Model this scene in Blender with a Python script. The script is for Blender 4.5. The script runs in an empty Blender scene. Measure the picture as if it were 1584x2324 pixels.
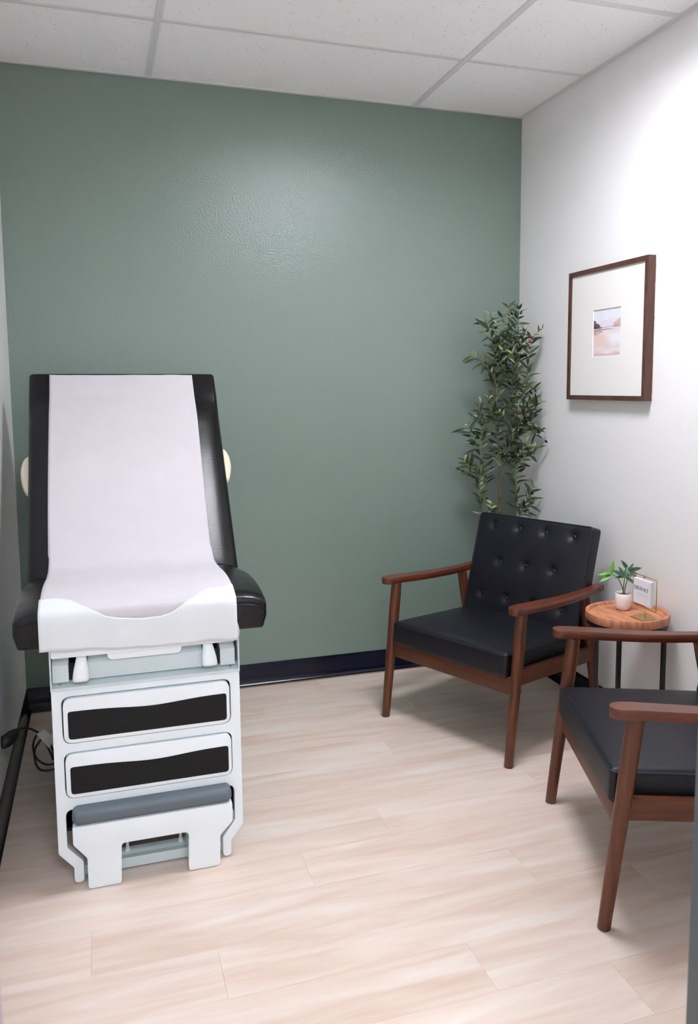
import bpy, bmesh, math, random
import numpy as np
from mathutils import Vector, Matrix
random.seed(7)
C = bpy.context.scene.collection
SC = bpy.context.scene

# ------------------------------------------------------------------ camera
W, H = 2.410, 2.745                       # room width and height; back wall y=0, right wall x=0
FRONT = -3.0                              # inner face of the front wall
cam_d = bpy.data.cameras.new('camera')
cam = bpy.data.objects.new('camera', cam_d); C.objects.link(cam); SC.camera = cam
_y, _p, _r = -0.322037, -0.111445, -0.004664
_f = 1882.36; _cx, _cy = 854.5, 1088.0
fwd = Vector((-math.sin(_y)*math.cos(_p), math.cos(_y)*math.cos(_p), math.sin(_p)))
rt = Vector((math.cos(_y), math.sin(_y), 0)); up = rt.cross(fwd)
r2 = math.cos(_r)*rt + math.sin(_r)*up; u2 = -math.sin(_r)*rt + math.cos(_r)*up
cam.matrix_world = Matrix(((r2.x, u2.x, -fwd.x, -2.0587), (r2.y, u2.y, -fwd.y, -3.8535), (r2.z, u2.z, -fwd.z, 1.4227), (0, 0, 0, 1)))
cam_d.sensor_fit = 'VERTICAL'; cam_d.sensor_height = 36.0
cam_d.lens = _f/2324*36.0
cam_d.shift_x = -(_cx-792)/2324; cam_d.shift_y = (_cy-1162)/2324
cam_d.clip_start = 0.02
cam_d.dof.use_dof = True; cam_d.dof.focus_distance = 2.9; cam_d.dof.aperture_fstop = 6.3

# ------------------------------------------------------------------ world, lights, exposure
world = bpy.data.worlds.new('world'); SC.world = world; world.use_nodes = True
world.node_tree.nodes['Background'].inputs[0].default_value = (0.8, 0.85, 0.9, 1)
world.node_tree.nodes['Background'].inputs[1].default_value = 0.25
ROOM_LIGHT = 50.0
HALL_FILL = 54.0  # strength of the assumed, unseen hallway panel
SC.view_settings.view_transform = 'Standard'; SC.view_settings.look = 'None'
SC.view_settings.gamma = 1.0; SC.view_settings.use_curve_mapping = False
SC.view_settings.exposure = 0.0
SC.cycles.max_bounces = 16; SC.cycles.diffuse_bounces = 12

# ------------------------------------------------------------------ materials
def lin(c):
    return tuple(((v/255)/12.92 if v/255 <= .04045 else ((v/255+.055)/1.055)**2.4) for v in c)
def mat(name, rgb, rough=.5, metal=0, bump=0, bscale=200, var=0, vscale=8, vstretch=(1, 1, 1), rgb2=None, coat=0, spec=.5, emit=0, detail=3, bdist=.002, trans=0):
    m = bpy.data.materials.new(name); m.use_nodes = True
    nt = m.node_tree; N = nt.nodes; L = nt.links; b = N['Principled BSDF']
    c = lin(rgb)
    b.inputs['Base Color'].default_value = (*c, 1); b.inputs['Roughness'].default_value = rough
    b.inputs['Metallic'].default_value = metal; b.inputs['Coat Weight'].default_value = coat
    b.inputs['Coat Roughness'].default_value = .12
    b.inputs['Specular IOR Level'].default_value = spec
    if trans: b.inputs['Transmission Weight'].default_value = trans
    if emit:
        b.inputs['Emission Color'].default_value = (*c, 1); b.inputs['Emission Strength'].default_value = emit
    tc = N.new('ShaderNodeTexCoord')
    if var or rgb2:
        mp = N.new('ShaderNodeMapping'); mp.inputs['Scale'].default_value = vstretch
        oi = N.new('ShaderNodeObjectInfo')
        ad = N.new('ShaderNodeVectorMath'); ad.operation = 'MULTIPLY_ADD'
        ad.inputs[1].default_value = (37, 23, 11)
        L.new(oi.outputs['Random'], ad.inputs[0]); L.new(tc.outputs['Object'], mp.inputs[0]); L.new(mp.outputs[0], ad.inputs[2])
        ns = N.new('ShaderNodeTexNoise'); ns.inputs['Scale'].default_value = vscale; ns.inputs['Detail'].default_value = detail
        L.new(ad.outputs[0], ns.inputs['Vector'])
        rp = N.new('ShaderNodeValToRGB'); rp.color_ramp.elements[0].position = .3; rp.color_ramp.elements[1].position = .7
        d = lin(rgb2) if rgb2 else tuple(v*(1-var) for v in c)
        rp.color_ramp.elements[0].color = (*d, 1); rp.color_ramp.elements[1].color = (*c, 1)
        L.new(ns.outputs['Fac'], rp.inputs[0]); L.new(rp.outputs[0], b.inputs['Base Color'])
    if bump:
        n2 = N.new('ShaderNodeTexNoise'); n2.inputs['Scale'].default_value = bscale; n2.inputs['Detail'].default_value = 2
        L.new(tc.outputs['Object'], n2.inputs['Vector'])
        bp = N.new('ShaderNodeBump'); bp.inputs['Strength'].default_value = bump; bp.inputs['Distance'].default_value = bdist
        L.new(n2.outputs['Fac'], bp.inputs['Height']); L.new(bp.outputs[0], b.inputs['Normal'])
    return m

M_green = mat('green_paint', (119, 136, 128), .31, bump=.8, bscale=140, bdist=.002, spec=.7)
M_white = mat('white_paint', (237, 236, 236), .5, bump=.3, bscale=170, bdist=.002)
M_leftw = mat('white_paint_left', (232, 232, 231), .5, bump=.3, bscale=170)
M_navy = mat('navy_cove_base', (6, 11, 32), .2, spec=.35)
M_grid = mat('ceiling_grid', (222, 222, 222), .45)
M_jamb_dark = mat('slate_door_paint', (70, 84, 90), .5)
M_jamb_lt = mat('grey_jamb_paint', (176, 170, 174), .5)
M_enamel = mat('pale_enamel', (226, 235, 239), .32, coat=.15)
M_enamel2 = mat('grey_enamel', (196, 209, 212), .38)
M_white_plastic = mat('white_plastic', (229, 236, 240), .28)
M_cream = mat('cream_plastic', (214, 206, 184), .45)
M_darkpanel = mat('black_textured_panel', (15, 16, 18), .6, spec=.25, bump=.5, bscale=900, bdist=.0005)
M_gap_shade = mat('gap_shade', (12, 14, 18), .7)  # black that stands in for shade in gaps and recesses
M_vinyl = mat('black_vinyl', (9, 8, 11), .27, spec=.33, bump=.35, bscale=260, bdist=.0012)
M_leather = mat('black_leatherette', (16, 16, 26), .45, spec=.42, bump=.35, bscale=500, bdist=.0008)
M_paper = mat('exam_paper', (197, 193, 198), .85, bump=.25, bscale=60, var=.03, vscale=14, bdist=.002)
M_paper2 = mat('exam_paper_thick', (214, 219, 222), .85, bump=.2, bscale=60)  # doubled sheet; its brighter bluish tone also holds light from the front
M_tread = mat('grey_rubber_tread', (90, 100, 108), .55, bump=.3, bscale=700, bdist=.0005)
M_wood = mat('walnut_stain', (102, 52, 24), .36, rgb2=(70, 34, 16), vscale=14, vstretch=(5, 5, .5), coat=.12, detail=5)
M_woodx = mat('walnut_stain_arm', (104, 48, 26), .34, rgb2=(72, 33, 18), vscale=14, vstretch=(5, .5, 5), coat=.15, detail=5)
M_woodr = mat('walnut_stain_rail', (98, 50, 24), .42, rgb2=(68, 34, 17), vscale=14, vstretch=(.5, .5, 6), detail=5)
M_frame = mat('dark_walnut_frame', (92, 61, 49), .5, rgb2=(68, 42, 34), vscale=30, vstretch=(6, .6, .6), detail=5)
M_mat = mat('cream_mount', (232, 230, 226), .8)
M_black_metal = mat('black_metal', (12, 11, 13), .45)
M_brass = mat('brass', (214, 164, 92), .3, metal=1)
M_brass2 = mat('brushed_brass_plate', (205, 172, 110), .38, metal=1)
M_pot = mat('white_ceramic', (236, 231, 229), .35)
M_soil = mat('dark_soil', (45, 36, 32), .9, bump=1, bscale=120)
M_card = mat('white_card', (235, 233, 238), .7)
M_ink = mat('grey_ink', (70, 68, 74), .8)
M_ink2 = mat('pale_ink', (165, 162, 168), .8)
M_rubber = mat('black_rubber', (24, 28, 30), .5)
M_tag = mat('white_tag', (208, 212, 210), .6)
M_bark = mat('bark', (112, 92, 72), .85, bump=.8, bscale=90, rgb2=(74, 60, 46), vscale=30)
M_stem = mat('green_stem', (106, 118, 68), .7)
M_leafd = mat('olive_leaf_dark', (50, 66, 42), .38, rgb2=(38, 52, 35), vscale=6)
M_leafm = mat('olive_leaf', (78, 92, 50), .42, rgb2=(54, 70, 38), vscale=6)
M_leafl = mat('olive_leaf_young', (146, 156, 88), .5)
M_olive = mat('black_olive', (40, 26, 32), .2)
M_olive_r = mat('red_olive', (124, 28, 34), .2)
M_pl = mat('glossy_leaf', (52, 92, 58), .35, rgb2=(38, 74, 48), vscale=20)
M_pl2 = mat('bright_leaf', (112, 168, 48), .4, rgb2=(84, 148, 40), vscale=20)
M_basket = mat('woven_basket', (120, 96, 70), .8, bump=1, bscale=60)
M_screw = mat('steel_screw', (150, 152, 154), .35, metal=1)
M_lamp = mat('lamp_diffuser', (246, 248, 255), .5, emit=ROOM_LIGHT)
M_hall_fill = mat('hall_fill_diffuser', (240, 246, 255), .5, emit=HALL_FILL)
M_outlet = mat('outlet_plastic', (228, 226, 220), .4)

def ceiling_mat():
    m = mat('mineral_fibre_tile', (249, 248, 249), .9, bump=.35, bscale=120)
    nt = m.node_tree; N = nt.nodes; L = nt.links; b = N['Principled BSDF']
    tc = N.new('ShaderNodeTexCoord'); v = N.new('ShaderNodeTexVoronoi'); v.inputs['Scale'].default_value = 42; v.inputs['Randomness'].default_value = 1
    L.new(tc.outputs['Object'], v.inputs['Vector'])
    wn = N.new('ShaderNodeTexNoise'); wn.inputs['Scale'].default_value = 25; L.new(tc.outputs['Object'], wn.inputs['Vector'])
    # only some pinholes, of varying size
    mth = N.new('ShaderNodeMath'); mth.operation = 'MULTIPLY'; mth.inputs[1].default_value = .18
    L.new(wn.outputs['Fac'], mth.inputs[0])
    lt = N.new('ShaderNodeMath'); lt.operation = 'LESS_THAN'; L.new(v.outputs['Distance'], lt.inputs[0]); L.new(mth.outputs[0], lt.inputs[1])
    mx = N.new('ShaderNodeMix'); mx.data_type = 'RGBA'
    mx.inputs[6].default_value = (*lin((249, 248, 249)), 1); mx.inputs[7].default_value = (*lin((176, 168, 160)), 1)
    L.new(lt.outputs[0], mx.inputs[0]); L.new(mx.outputs[2], b.inputs['Base Color'])
    return m
M_tile = ceiling_mat()

def plank_mat():
    m = bpy.data.materials.new('pale_oak_plank'); m.use_nodes = True
    nt = m.node_tree; N = nt.nodes; L = nt.links; b = N['Principled BSDF']
    tc = N.new('ShaderNodeTexCoord'); oi = N.new('ShaderNodeObjectInfo')
    mp = N.new('ShaderNodeMapping'); mp.inputs['Scale'].default_value = (1.0, 9, 1)
    L.new(tc.outputs['Object'], mp.inputs[0])
    ad = N.new('ShaderNodeVectorMath'); ad.operation = 'MULTIPLY_ADD'; ad.inputs[1].default_value = (53, 31, 17)
    L.new(oi.outputs['Random'], ad.inputs[0]); L.new(mp.outputs[0], ad.inputs[2])
    n1 = N.new('ShaderNodeTexNoise'); n1.inputs['Scale'].default_value = 1.7; n1.inputs['Detail'].default_value = 6; n1.inputs['Distortion'].default_value = .6
    n1.inputs['Roughness'].default_value = .6
    L.new(ad.outputs[0], n1.inputs['Vector'])
    rp = N.new('ShaderNodeValToRGB'); e = rp.color_ramp.elements
    e[0].position = .28; e[0].color = (*lin((202, 177, 160)), 1)
    e[1].position = .75; e[1].color = (*lin((224, 215, 207)), 1)
    x = e.new(.5); x.color = (*lin((215, 197, 184)), 1)
    L.new(n1.outputs['Fac'], rp.inputs[0])
    # per-plank tone
    hsv = N.new('ShaderNodeHueSaturation')
    mr = N.new('ShaderNodeMapRange'); mr.inputs['To Min'].default_value = .96; mr.inputs['To Max'].default_value = 1.03
    L.new(oi.outputs['Random'], mr.inputs[0]); L.new(mr.outputs[0], hsv.inputs['Value']); L.new(rp.outputs[0], hsv.inputs['Color'])
    L.new(hsv.outputs[0], b.inputs['Base Color'])
    b.inputs['Roughness'].default_value = .42
    bp = N.new('ShaderNodeBump'); bp.inputs['Strength'].default_value = .08; bp.inputs['Distance'].default_value = .001
    L.new(n1.outputs['Fac'], bp.inputs['Height']); L.new(bp.outputs[0], b.inputs['Normal'])
    return m
M_plank = plank_mat()

def tray_mat():
    m = bpy.data.materials.new('acacia_wood'); m.use_nodes = True
    nt = m.node_tree; N = nt.nodes; L = nt.links; b = N['Principled BSDF']
    tc = N.new('ShaderNodeTexCoord'); mp = N.new('ShaderNodeMapping'); mp.inputs['Scale'].default_value = (14, 2.2, 2.2)
    mp.inputs['Rotation'].default_value = (0, 0, .5)
    L.new(tc.outputs['Object'], mp.inputs[0])
    n1 = N.new('ShaderNodeTexNoise'); n1.inputs['Scale'].default_value = 3; n1.inputs['Detail'].default_value = 5; n1.inputs['Distortion'].default_value = 1.2
    L.new(mp.outputs[0], n1.inputs['Vector'])
    rp = N.new('ShaderNodeValToRGB'); e = rp.color_ramp.elements
    e[0].position = .3; e[0].color = (*lin((150, 90, 60)), 1); e[1].position = .62; e[1].color = (*lin((202, 136, 100)), 1)
    L.new(n1.outputs['Fac'], rp.inputs[0]); L.new(rp.outputs[0], b.inputs['Base Color']); b.inputs['Roughness'].default_value = .5
    return m
M_tray = tray_mat()

# ------------------------------------------------------------------ mesh helpers
def link(name, me, m=None, parent=None, loc=None, smooth=True, label=None):
    o = bpy.data.objects.new(name, me); C.objects.link(o)
    if m: me.materials.append(m)
    if parent: o.parent = parent
    if loc: o.location = loc
    if smooth:
        for f in me.polygons: f.use_smooth = True
    if label: o['label'] = label
    return o
def from_bm(name, bm, m, parent=None, smooth=False, loc=None, label=None, angle=None):
    bmesh.ops.recalc_face_normals(bm, faces=bm.faces)
    me = bpy.data.meshes.new(name); bm.to_mesh(me); bm.free()
    o = link(name, me, m, parent, loc, smooth or angle is not None, label)
    if angle is not None: me.set_sharp_from_angle(angle=math.radians(angle))
    return o
def struct(o): o['kind'] = 'structure'; return o
def thing(name, label, cat, loc=(0, 0, 0), rz=0, group=None):
    o = bpy.data.objects.new(name, None); C.objects.link(o); o.empty_display_size = .05
    o.location = loc; o.rotation_euler = (0, 0, rz); o['label'] = label; o['category'] = cat
    if group: o['group'] = group
    return o
def tag(o, label, cat, group=None):
    o['label'] = label; o['category'] = cat
    if group: o['group'] = group
    return o
def box_bm(lo, hi, bev=0, seg=2, bm=None):
    new = bm is None
    b = bmesh.new()
    bmesh.ops.create_cube(b, size=1)
    for v in b.verts:
        v.co = Vector([lo[i]+(v.co[i]+.5)*(hi[i]-lo[i]) for i in range(3)])
    if bev: bmesh.ops.bevel(b, geom=b.edges[:], offset=bev, segments=seg, profile=.5, affect='EDGES')
    if new: return b
    merge(bm, b); return bm
def merge(bm, b):
    me = bpy.data.meshes.new('tmp'); b.to_mesh(me); b.free(); bm.from_mesh(me); bpy.data.meshes.remove(me)
def box(name, lo, hi, m, parent=None, bev=0, seg=2, **k):
    return from_bm(name, box_bm(lo, hi, bev, seg), m, parent, angle=35 if bev else None, **k)
def rings_bm(rings, cap=True, closed=True, bm=None):
    bm = bm or bmesh.new(); vs = [[bm.verts.new(p) for p in r] for r in rings]; n = len(rings[0])
    for a, b in zip(vs, vs[1:]):
        for i in range(n if closed else n-1):
            bm.faces.new((a[i], a[(i+1) % n], b[(i+1) % n], b[i]))
    if cap: bm.faces.new(vs[0][::-1]); bm.faces.new(vs[-1])
    return bm
def tube_bm(pts, rad, n=12, bm=None, flat=1.0):
    pts = [Vector(p) for p in pts]; rr = rad if hasattr(rad, '__len__') else [rad]*len(pts)
    rings = []; ref = None
    for i, p in enumerate(pts):
        t = (pts[min(i+1, len(pts)-1)]-pts[max(i-1, 0)]).normalized()
        if ref is None: ref = Vector((0, 0, 1)) if abs(t.z) < .9 else Vector((1, 0, 0))
        a = (ref-t*ref.dot(t)).normalized(); b = t.cross(a); ref = a
        rings.append([p+a*rr[i]*math.cos(2*math.pi*k/n)+b*rr[i]*flat*math.sin(2*math.pi*k/n) for k in range(n)])
    return rings_bm(rings, bm=bm)
def catmull(pts, n=8):
    P = [Vector(p) for p in pts]; P = [P[0]*2-P[1]]+P+[P[-1]*2-P[-2]]; out = []
    for i in range(1, len(P)-2):
        for k in range(n):
            t = k/n
            out.append(.5*((2*P[i])+(P[i+1]-P[i-1])*t+(2*P[i-1]-5*P[i]+4*P[i+1]-P[i+2])*t*t+(3*P[i]-P[i-1]-3*P[i+1]+P[i+2])*t**3))
    out.append(P[-2]); return out
def lathe_bm(prof, n=40, bm=None, cap=True):
    return rings_bm([[(r*math.cos(2*math.pi*k/n), r*math.sin(2*math.pi*k/n), z) for k in range(n)] for r, z in prof], cap=cap, bm=bm)
def round_poly(pts, r, n=5):
    """polygon with rounded corners; r may be a list"""
    out = []; L = len(pts)
    for i in range(L):
        p = Vector(pts[i]); a = Vector(pts[i-1]); b = Vector(pts[(i+1) % L]); ri = r[i] if hasattr(r, '__len__') else r
        if ri <= 0: out.append(p); continue
        da = (a-p); db = (b-p); ang = da.angle(db); d = min(ri/math.tan(ang/2), da.length*.49, db.length*.49)
        p0 = p+da.normalized()*d; p1 = p+db.normalized()*d
        for k in range(n+1):
            t = k/n; out.append(p0*(1-t)**2+p*2*t*(1-t)+p1*t*t)
    return out
def prism_xz(name, poly, y0, y1, m, parent=None, bev=0, holes=(), label=None, seg=2):
    """extrude an x-z outline from y0 (front) to y1, bevelling the front rim"""
    b = bmesh.new()
    def loop(pl):
        vs = [b.verts.new((p[0], y0, p[1])) for p in pl]
        return [b.edges.new((vs[i], vs[(i+1) % len(vs)])) for i in range(len(vs))]
    ed = loop(poly)
    for h in holes: ed += loop(h)
    bmesh.ops.triangle_fill(b, edges=ed, use_beauty=True, use_dissolve=False)
    r = bmesh.ops.extrude_face_region(b, geom=b.faces[:])
    for v in [g for g in r['geom'] if isinstance(g, bmesh.types.BMVert)]: v.co.y = y1
    bmesh.ops.recalc_face_normals(b, faces=b.faces)
    if bev:
        es = [e for e in b.edges if len(e.link_faces) == 2 and all(abs(v.co.y-y0) < 1e-6 for v in e.verts) and e.calc_face_angle(0) > .5]
        bmesh.ops.bevel(b, geom=es, offset=bev, segments=seg, profile=.5, affect='EDGES', clamp_overlap=True)
    return from_bm(name, b, m, parent, angle=40, label=label)
def rrect(x0, x1, z0, z1, r, n=5):
    return round_poly([(x0, z0), (x1, z0), (x1, z1), (x0, z1)], r, n)
def soft_box(w, d, h, r, nu=14, nv=14, top=None, na=4):
    """rounded box centred in x,y with z 0..h; top(x,y)->dz displaces the upper face"""
    def coords(L, n):
        a = [-L/2+r*(1-math.cos(math.pi/2*k/na)) if 0 else -L/2+r*math.tan(math.pi/4*k/na)*0 + r*(k/na) for k in range(na)]
        inner = [-L/2+r+(L-2*r)*k/n for k in range(n+1)]
        return a+inner+[-v for v in a[::-1]]
    X, Y, Z = coords(w, nu), coords(d, nv), coords(h, 2)
    b = bmesh.new(); cache = {}
    def V(x, y, z):
        k = (round(x, 6), round(y, 6), round(z, 6))
        if k in cache: return cache[k]
        q = Vector((max(-w/2+r, min(w/2-r, x)), max(-d/2+r, min(d/2-r, y)), max(-h/2+r, min(h/2-r, z))))
        p = Vector((x, y, z)); dd = p-q
        if dd.length > 1e-9: p = q+dd.normalized()*r
        if top and z > -h/2+r*.5:
            kz = max(0, min(1, (p.z+h/2)/h))
            p.z += top(p.x, p.y)*kz**2
        p.z += h/2
        cache[k] = b.verts.new(p); return cache[k]
    for i in range(len(X)-1):
        for j in range(len(Y)-1):
            for z in (-h/2, h/2): b.faces.new((V(X[i], Y[j], z), V(X[i+1], Y[j], z), V(X[i+1], Y[j+1], z), V(X[i], Y[j+1], z)))
    for i in range(len(X)-1):
        for k in range(len(Z)-1):
            for y in (-d/2, d/2): b.faces.new((V(X[i], y, Z[k]), V(X[i+1], y, Z[k]), V(X[i+1], y, Z[k+1]), V(X[i], y, Z[k+1])))
    for j in range(len(Y)-1):
        for k in range(len(Z)-1):
            for x in (-w/2, w/2): b.faces.new((V(x, Y[j], Z[k]), V(x, Y[j+1], Z[k]), V(x, Y[j+1], Z[k+1]), V(x, Y[j], Z[k+1])))
    return b
def xform(bm, M):
    bmesh.ops.transform(bm, matrix=M, verts=bm.verts[:]); return bm

# ------------------------------------------------------------------ floor and its planks
floor_o = struct(from_bm('floor', box_bm((-3.5, -5.7, -.06), (1.2, .1, -.004)), mat('underlay', (150, 125, 105), .9)))
PW, PL = .1816, 1.22
def plank_mesh(w, l):
    b = box_bm((0, 0, -.0038), (l-.0003, w-.0003, 0), 0)
    top = [e for e in b.edges if all(abs(v.co.z) < 1e-6 for v in e.verts)]
    bmesh.ops.bevel(b, geom=top, offset=.0003, segments=1, affect='EDGES')
    bmesh.ops.recalc_face_normals(b, faces=b.faces)
    me = bpy.data.meshes.new('plank'); b.to_mesh(me); b.free(); me.materials.append(M_plank); return me
full = plank_mesh(PW, PL)
rowoff = {-1: .305, 0: .61, 1: 0.0, 2: .915, 3: .305}
cnt = 0
k0 = -2.039
seq = [-1.52, -1.216, -1.83, -.91, -1.52, -.605, -1.216]
fixed = {0: -1.216, -1: -.91, 1: -.605, 2: -.91, 3: -1.524, 4: -1.22, 5: -1.83, 6: -.61, 7: -1.02, 8: -1.67, 9: -.77, 10: -1.42, 11: -1.1}
for k in range(-19, 12):
    y0 = k0-PW+PW*k; y1 = y0+PW
    top = min(y1, -.0); w = top-y0
    if w < .02: continue
    off = fixed.get(k, seq[k % 7]-.1*((k*5) % 3))
    xmin, xmax = (-W, 0) if y0 > FRONT-.05 else (-3.3, .9)
    x = off-PL*3
    while x < xmax:
        a, c = max(x, xmin), min(x+PL, xmax)
        if c-a > .01:
            me = full if (abs(c-a-PL) < 1e-4 and abs(w-PW) < 1e-4) else plank_mesh(w, c-a)
            o = link('plank', me, None, floor_o, (a, y0, 0), smooth=False)
            cnt += 1
        x += PL

# ------------------------------------------------------------------ walls
T = .12
struct(box('wall_back', (-W-T, 0, 0), (T, T, H+.2), M_green))
struct(box('wall_right', (0, FRONT-T, 0), (T, 0, H+.2), M_white))
struct(box('wall_left', (-W-T, FRONT-T, 0), (-W, 0, H+.2), M_leftw))
DX0, DX1, DH = -2.175, -1.335, 2.13
b = box_bm((-W, FRONT-T, 0), (DX0-.03, FRONT, H+.2)); box_bm((DX1+.03, FRONT-T, 0), (0, FRONT, H+.2), bm=b)
box_bm((DX0-.03, FRONT-T, DH+.03), (DX1+.03, FRONT, H+.2), bm=b)
struct(from_bm('wall_front', b, M_white))
door = struct(box('door_1', (DX1, FRONT-T-.012, 0), (DX1+.03, FRONT+.0, DH), M_jamb_dark, bev=.002))
dl = box('jamb', (DX0-.03, FRONT-T-.012, 0), (DX0, FRONT, DH), M_jamb_lt, door, bev=.002)
dh = box('door_head', (DX0-.03, FRONT-T-.012, DH), (DX1+.03, FRONT, DH+.03), M_jamb_lt, door, bev=.002)
for nm, lo, hi in (('casing', (DX0-.09, FRONT-T-.03, 0), (DX0-.02, FRONT-T-.012, DH+.08)), ('casing', (DX1+.02, FRONT-T-.03, 0), (DX1+.09, FRONT-T-.012, DH+.08)), ('casing', (DX0-.02, FRONT-T-.03, DH+.01), (DX1+.02, FRONT-T-.012, DH+.08))):
    box(nm, lo, hi, M_jamb_lt, door, bev=.003)
# unseen hallway behind the camera, assumed for the light it sends in
struct(box('wall_hallway_back', (-3.4, -5.6, 0), (1.0, -5.5, H+.2), M_white))
struct(box('wall_hallway_left', (-3.4, -5.5, 0), (-3.3, FRONT-T, H+.2), M_white))
struct(box('wall_hallway_right', (.9, -5.5, 0), (1.0, FRONT-T, H+.2), M_white))
struct(box('wall_hallway_near_left', (-3.3, FRONT-T, 0), (-W-T, FRONT, H+.2), M_white))
struct(box('wall_hallway_near_right', (T, FRONT-T, 0), (.9, FRONT, H+.2), M_white))

# ------------------------------------------------------------------ cove baseboards
def cove(name, p0, p1, nrm):
    prof = [(0, .102), (.0025, .102), (.0035, .100), (.004, .034), (.006, .022), (.010, .012), (.0155, .005), (.0185, .0022), (.0185, 0), (0, 0)]
    rings = []
    for p in (p0, p1):
        rings.append([(p[0]+nrm[0]*d, p[1]+nrm[1]*d, z) for d, z in prof])
    return struct(from_bm(name, rings_bm(rings), M_navy, angle=50))
cove('baseboard_back', (-W, 0), (0, 0), (0, -1))
cove('baseboard_left', (-W, FRONT), (-W, -.001), (1, 0))
cove('baseboard_right', (0, FRONT), (0, -.001), (-1, 0))

# ------------------------------------------------------------------ suspended ceiling
ceil = struct(from_bm('ceiling', box_bm((-3.4, -5.6, H+.14), (1.0, .12, H+.2)), M_grid))
XS = [-W, -1.8005, -.5805, 0]; LX = -1.1905; YS = [0, -.5932, -1.2032, -1.8132, -2.4232, FRONT]
tw = .024
def tee(x0, x1, y0, y1, drop=0):
    return box('ceiling_tee', (x0, y0, H-drop), (x1, y1, H+.012), M_grid, ceil, bev=.0012, seg=1)
for x in XS[1:3]: tee(x-tw/2, x+tw/2, FRONT, 0, .0012)
for i in range(3):
    for y in YS[1:-1]: tee(XS[i]+(tw/2 if i else .0), XS[i+1]-(tw/2 if i < 2 else 0), y-tw/2, y+tw/2)
tee(LX-tw/2, LX+tw/2, YS[3]+tw/2, YS[2]-tw/2)
# wall angle
tee(-W, 0, -.022, 0, .0006); tee(-.022, 0, FRONT, -.022, .0006); tee(-W, -W+.022, FRONT, -.022, .0006); tee(-W+.022, -.022, FRONT, FRONT+.022, .0006)
for i in range(3):
    for j in range(5):
        x0, x1, y0, y1 = XS[i]+.004, (LX if (i == 1 and j == 2) else XS[i+1])-.004, YS[j+1]+.004, YS[j]-.004
        dz = random.uniform(.0, .0015)
        b = box_bm((x0, y0, H+.004+dz), (x1, y1, H+.02))
        box_bm((x0+.013 if i else x0+.022, y0+.013, H+.0015+dz), (x1-.013 if i < 2 else x1-.022, y1-.013 if j else y1-.022, H+.005), bm=b)
        o = from_bm('ceiling_tile', b, M_tile, ceil)
# hall ceiling
for i in range(4):
    for j in range(4):
        x0 = -3.3+i*1.05; y1 = -3.4-j*.595
        if i == 1 and j == 2: continue
        box('ceiling_tile', (x0+.01, y1-.585, H+.004), (x0+1.04, y1-.01, H+.02), M_tile, ceil)
def troffer(x0, x1, y0, y1, lab, mlamp):
    t = thing('ceiling_light', lab, 'ceiling light', ((x0+x1)/2, (y0+y1)/2, H))
    a, c = (x1-x0)/2, (y1-y0)/2
    dp = .10
    fr = bmesh.new()
    for lo, hi in (((-a, -c, .0), (a, -c+.012, dp+.02)), ((-a, c-.012, .0), (a, c, dp+.02)), ((-a, -c+.012, .0), (-a+.012, c-.012, dp+.02)), ((a-.012, -c+.012, .0), (a, c-.012, dp+.02))): box_bm(lo, hi, bm=fr)
    from_bm('frame', fr, M_grid, t)
    box('diffuser', (-a+.012, -c+.012, dp), (a-.012, c-.012, dp+.008), mlamp, t)
    return t
troffer(LX+.012, -.5805-.012, -1.8132+.012, -1.2032-.012, 'recessed fluorescent ceiling panel light above the middle of the room', M_lamp)
troffer(-2.24, -1.21, -5.18, -4.60, 'unseen hallway ceiling panel added to light the table front and near floor', M_hall_fill)  # assumed lamp, added so frontal light comes through the door

# ------------------------------------------------------------------ examination table
ex = thing('exam_table', 'medical examination table, pale enamel base, black vinyl reclining top, left of the room', 'exam table', (-1.952, -1.0, 0))
EX, EY = -1.952, -1.0
def L(x): return x-EX
def Ly(y): return y-EY
YF = Ly(-1.45)
x0, x1 = L(-2.217), L(-1.690)
# front shell: outline with inward-bent feet and an opening for the step, two drawer openings
out = [(x0+.001, .583), (x0, .10), (x0+.040, .052), (x0+.040, .0045), (x0+.066, .0045), (x0+.066, .066), (x0+.024, .116), (x0+.024, .228),
       (x1-.024, .228), (x1-.024, .116), (x1-.062, .066), (x1-.062, .0045), (x1-.038, .0045), (x1-.038, .052), (x1, .10), (x1-.001, .583)]
rr = [.004, .014, .012, .012, .012, .016, .02, .022, .022, .02, .016, .012, .012, .012, .014, .004]
out_r = round_poly(out, rr, 5)
h1 = rrect(L(-2.191), L(-1.718), .422, .561, .026, 6); h2 = rrect(L(-2.191), L(-1.717), .260, .397, .026, 6)
prism_xz('front_panel', out_r, YF+.004, YF+.03, M_enamel, ex, bev=.004, holes=(h1, h2), seg=3)
# cabinet body behind
box('cabinet_body', (x0+.012, YF+.03, .235), (x1-.012, Ly(-.55), .58), M_enamel2, ex, bev=.004)
bb = bmesh.new()
box_bm((x0+.014, YF+.03, .12), (x0+.022, Ly(-.55), .24), bm=bb); box_bm((x1-.022, YF+.03, .12), (x1-.014, Ly(-.55), .24), bm=bb)
box_bm((x0+.070, YF+.10, .003), (x0+.078, Ly(-.55), .13), bm=bb); box_bm((x1-.078, YF+.10, .003), (x1-.070, Ly(-.55), .13), bm=bb)
box_bm((x0+.014, YF+.10, .115), (x0+.078, Ly(-.55), .125), bm=bb); box_bm((x1-.078, YF+.10, .115), (x1-.014, Ly(-.55), .125), bm=bb)
box_bm((x0+.03, Ly(-.62), .03), (x1-.03, Ly(-.55), .24), bm=bb)
from_bm('base_frame', bb, M_gap_shade, ex)  # frame, plus black panels added to darken the gaps beside the step
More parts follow.
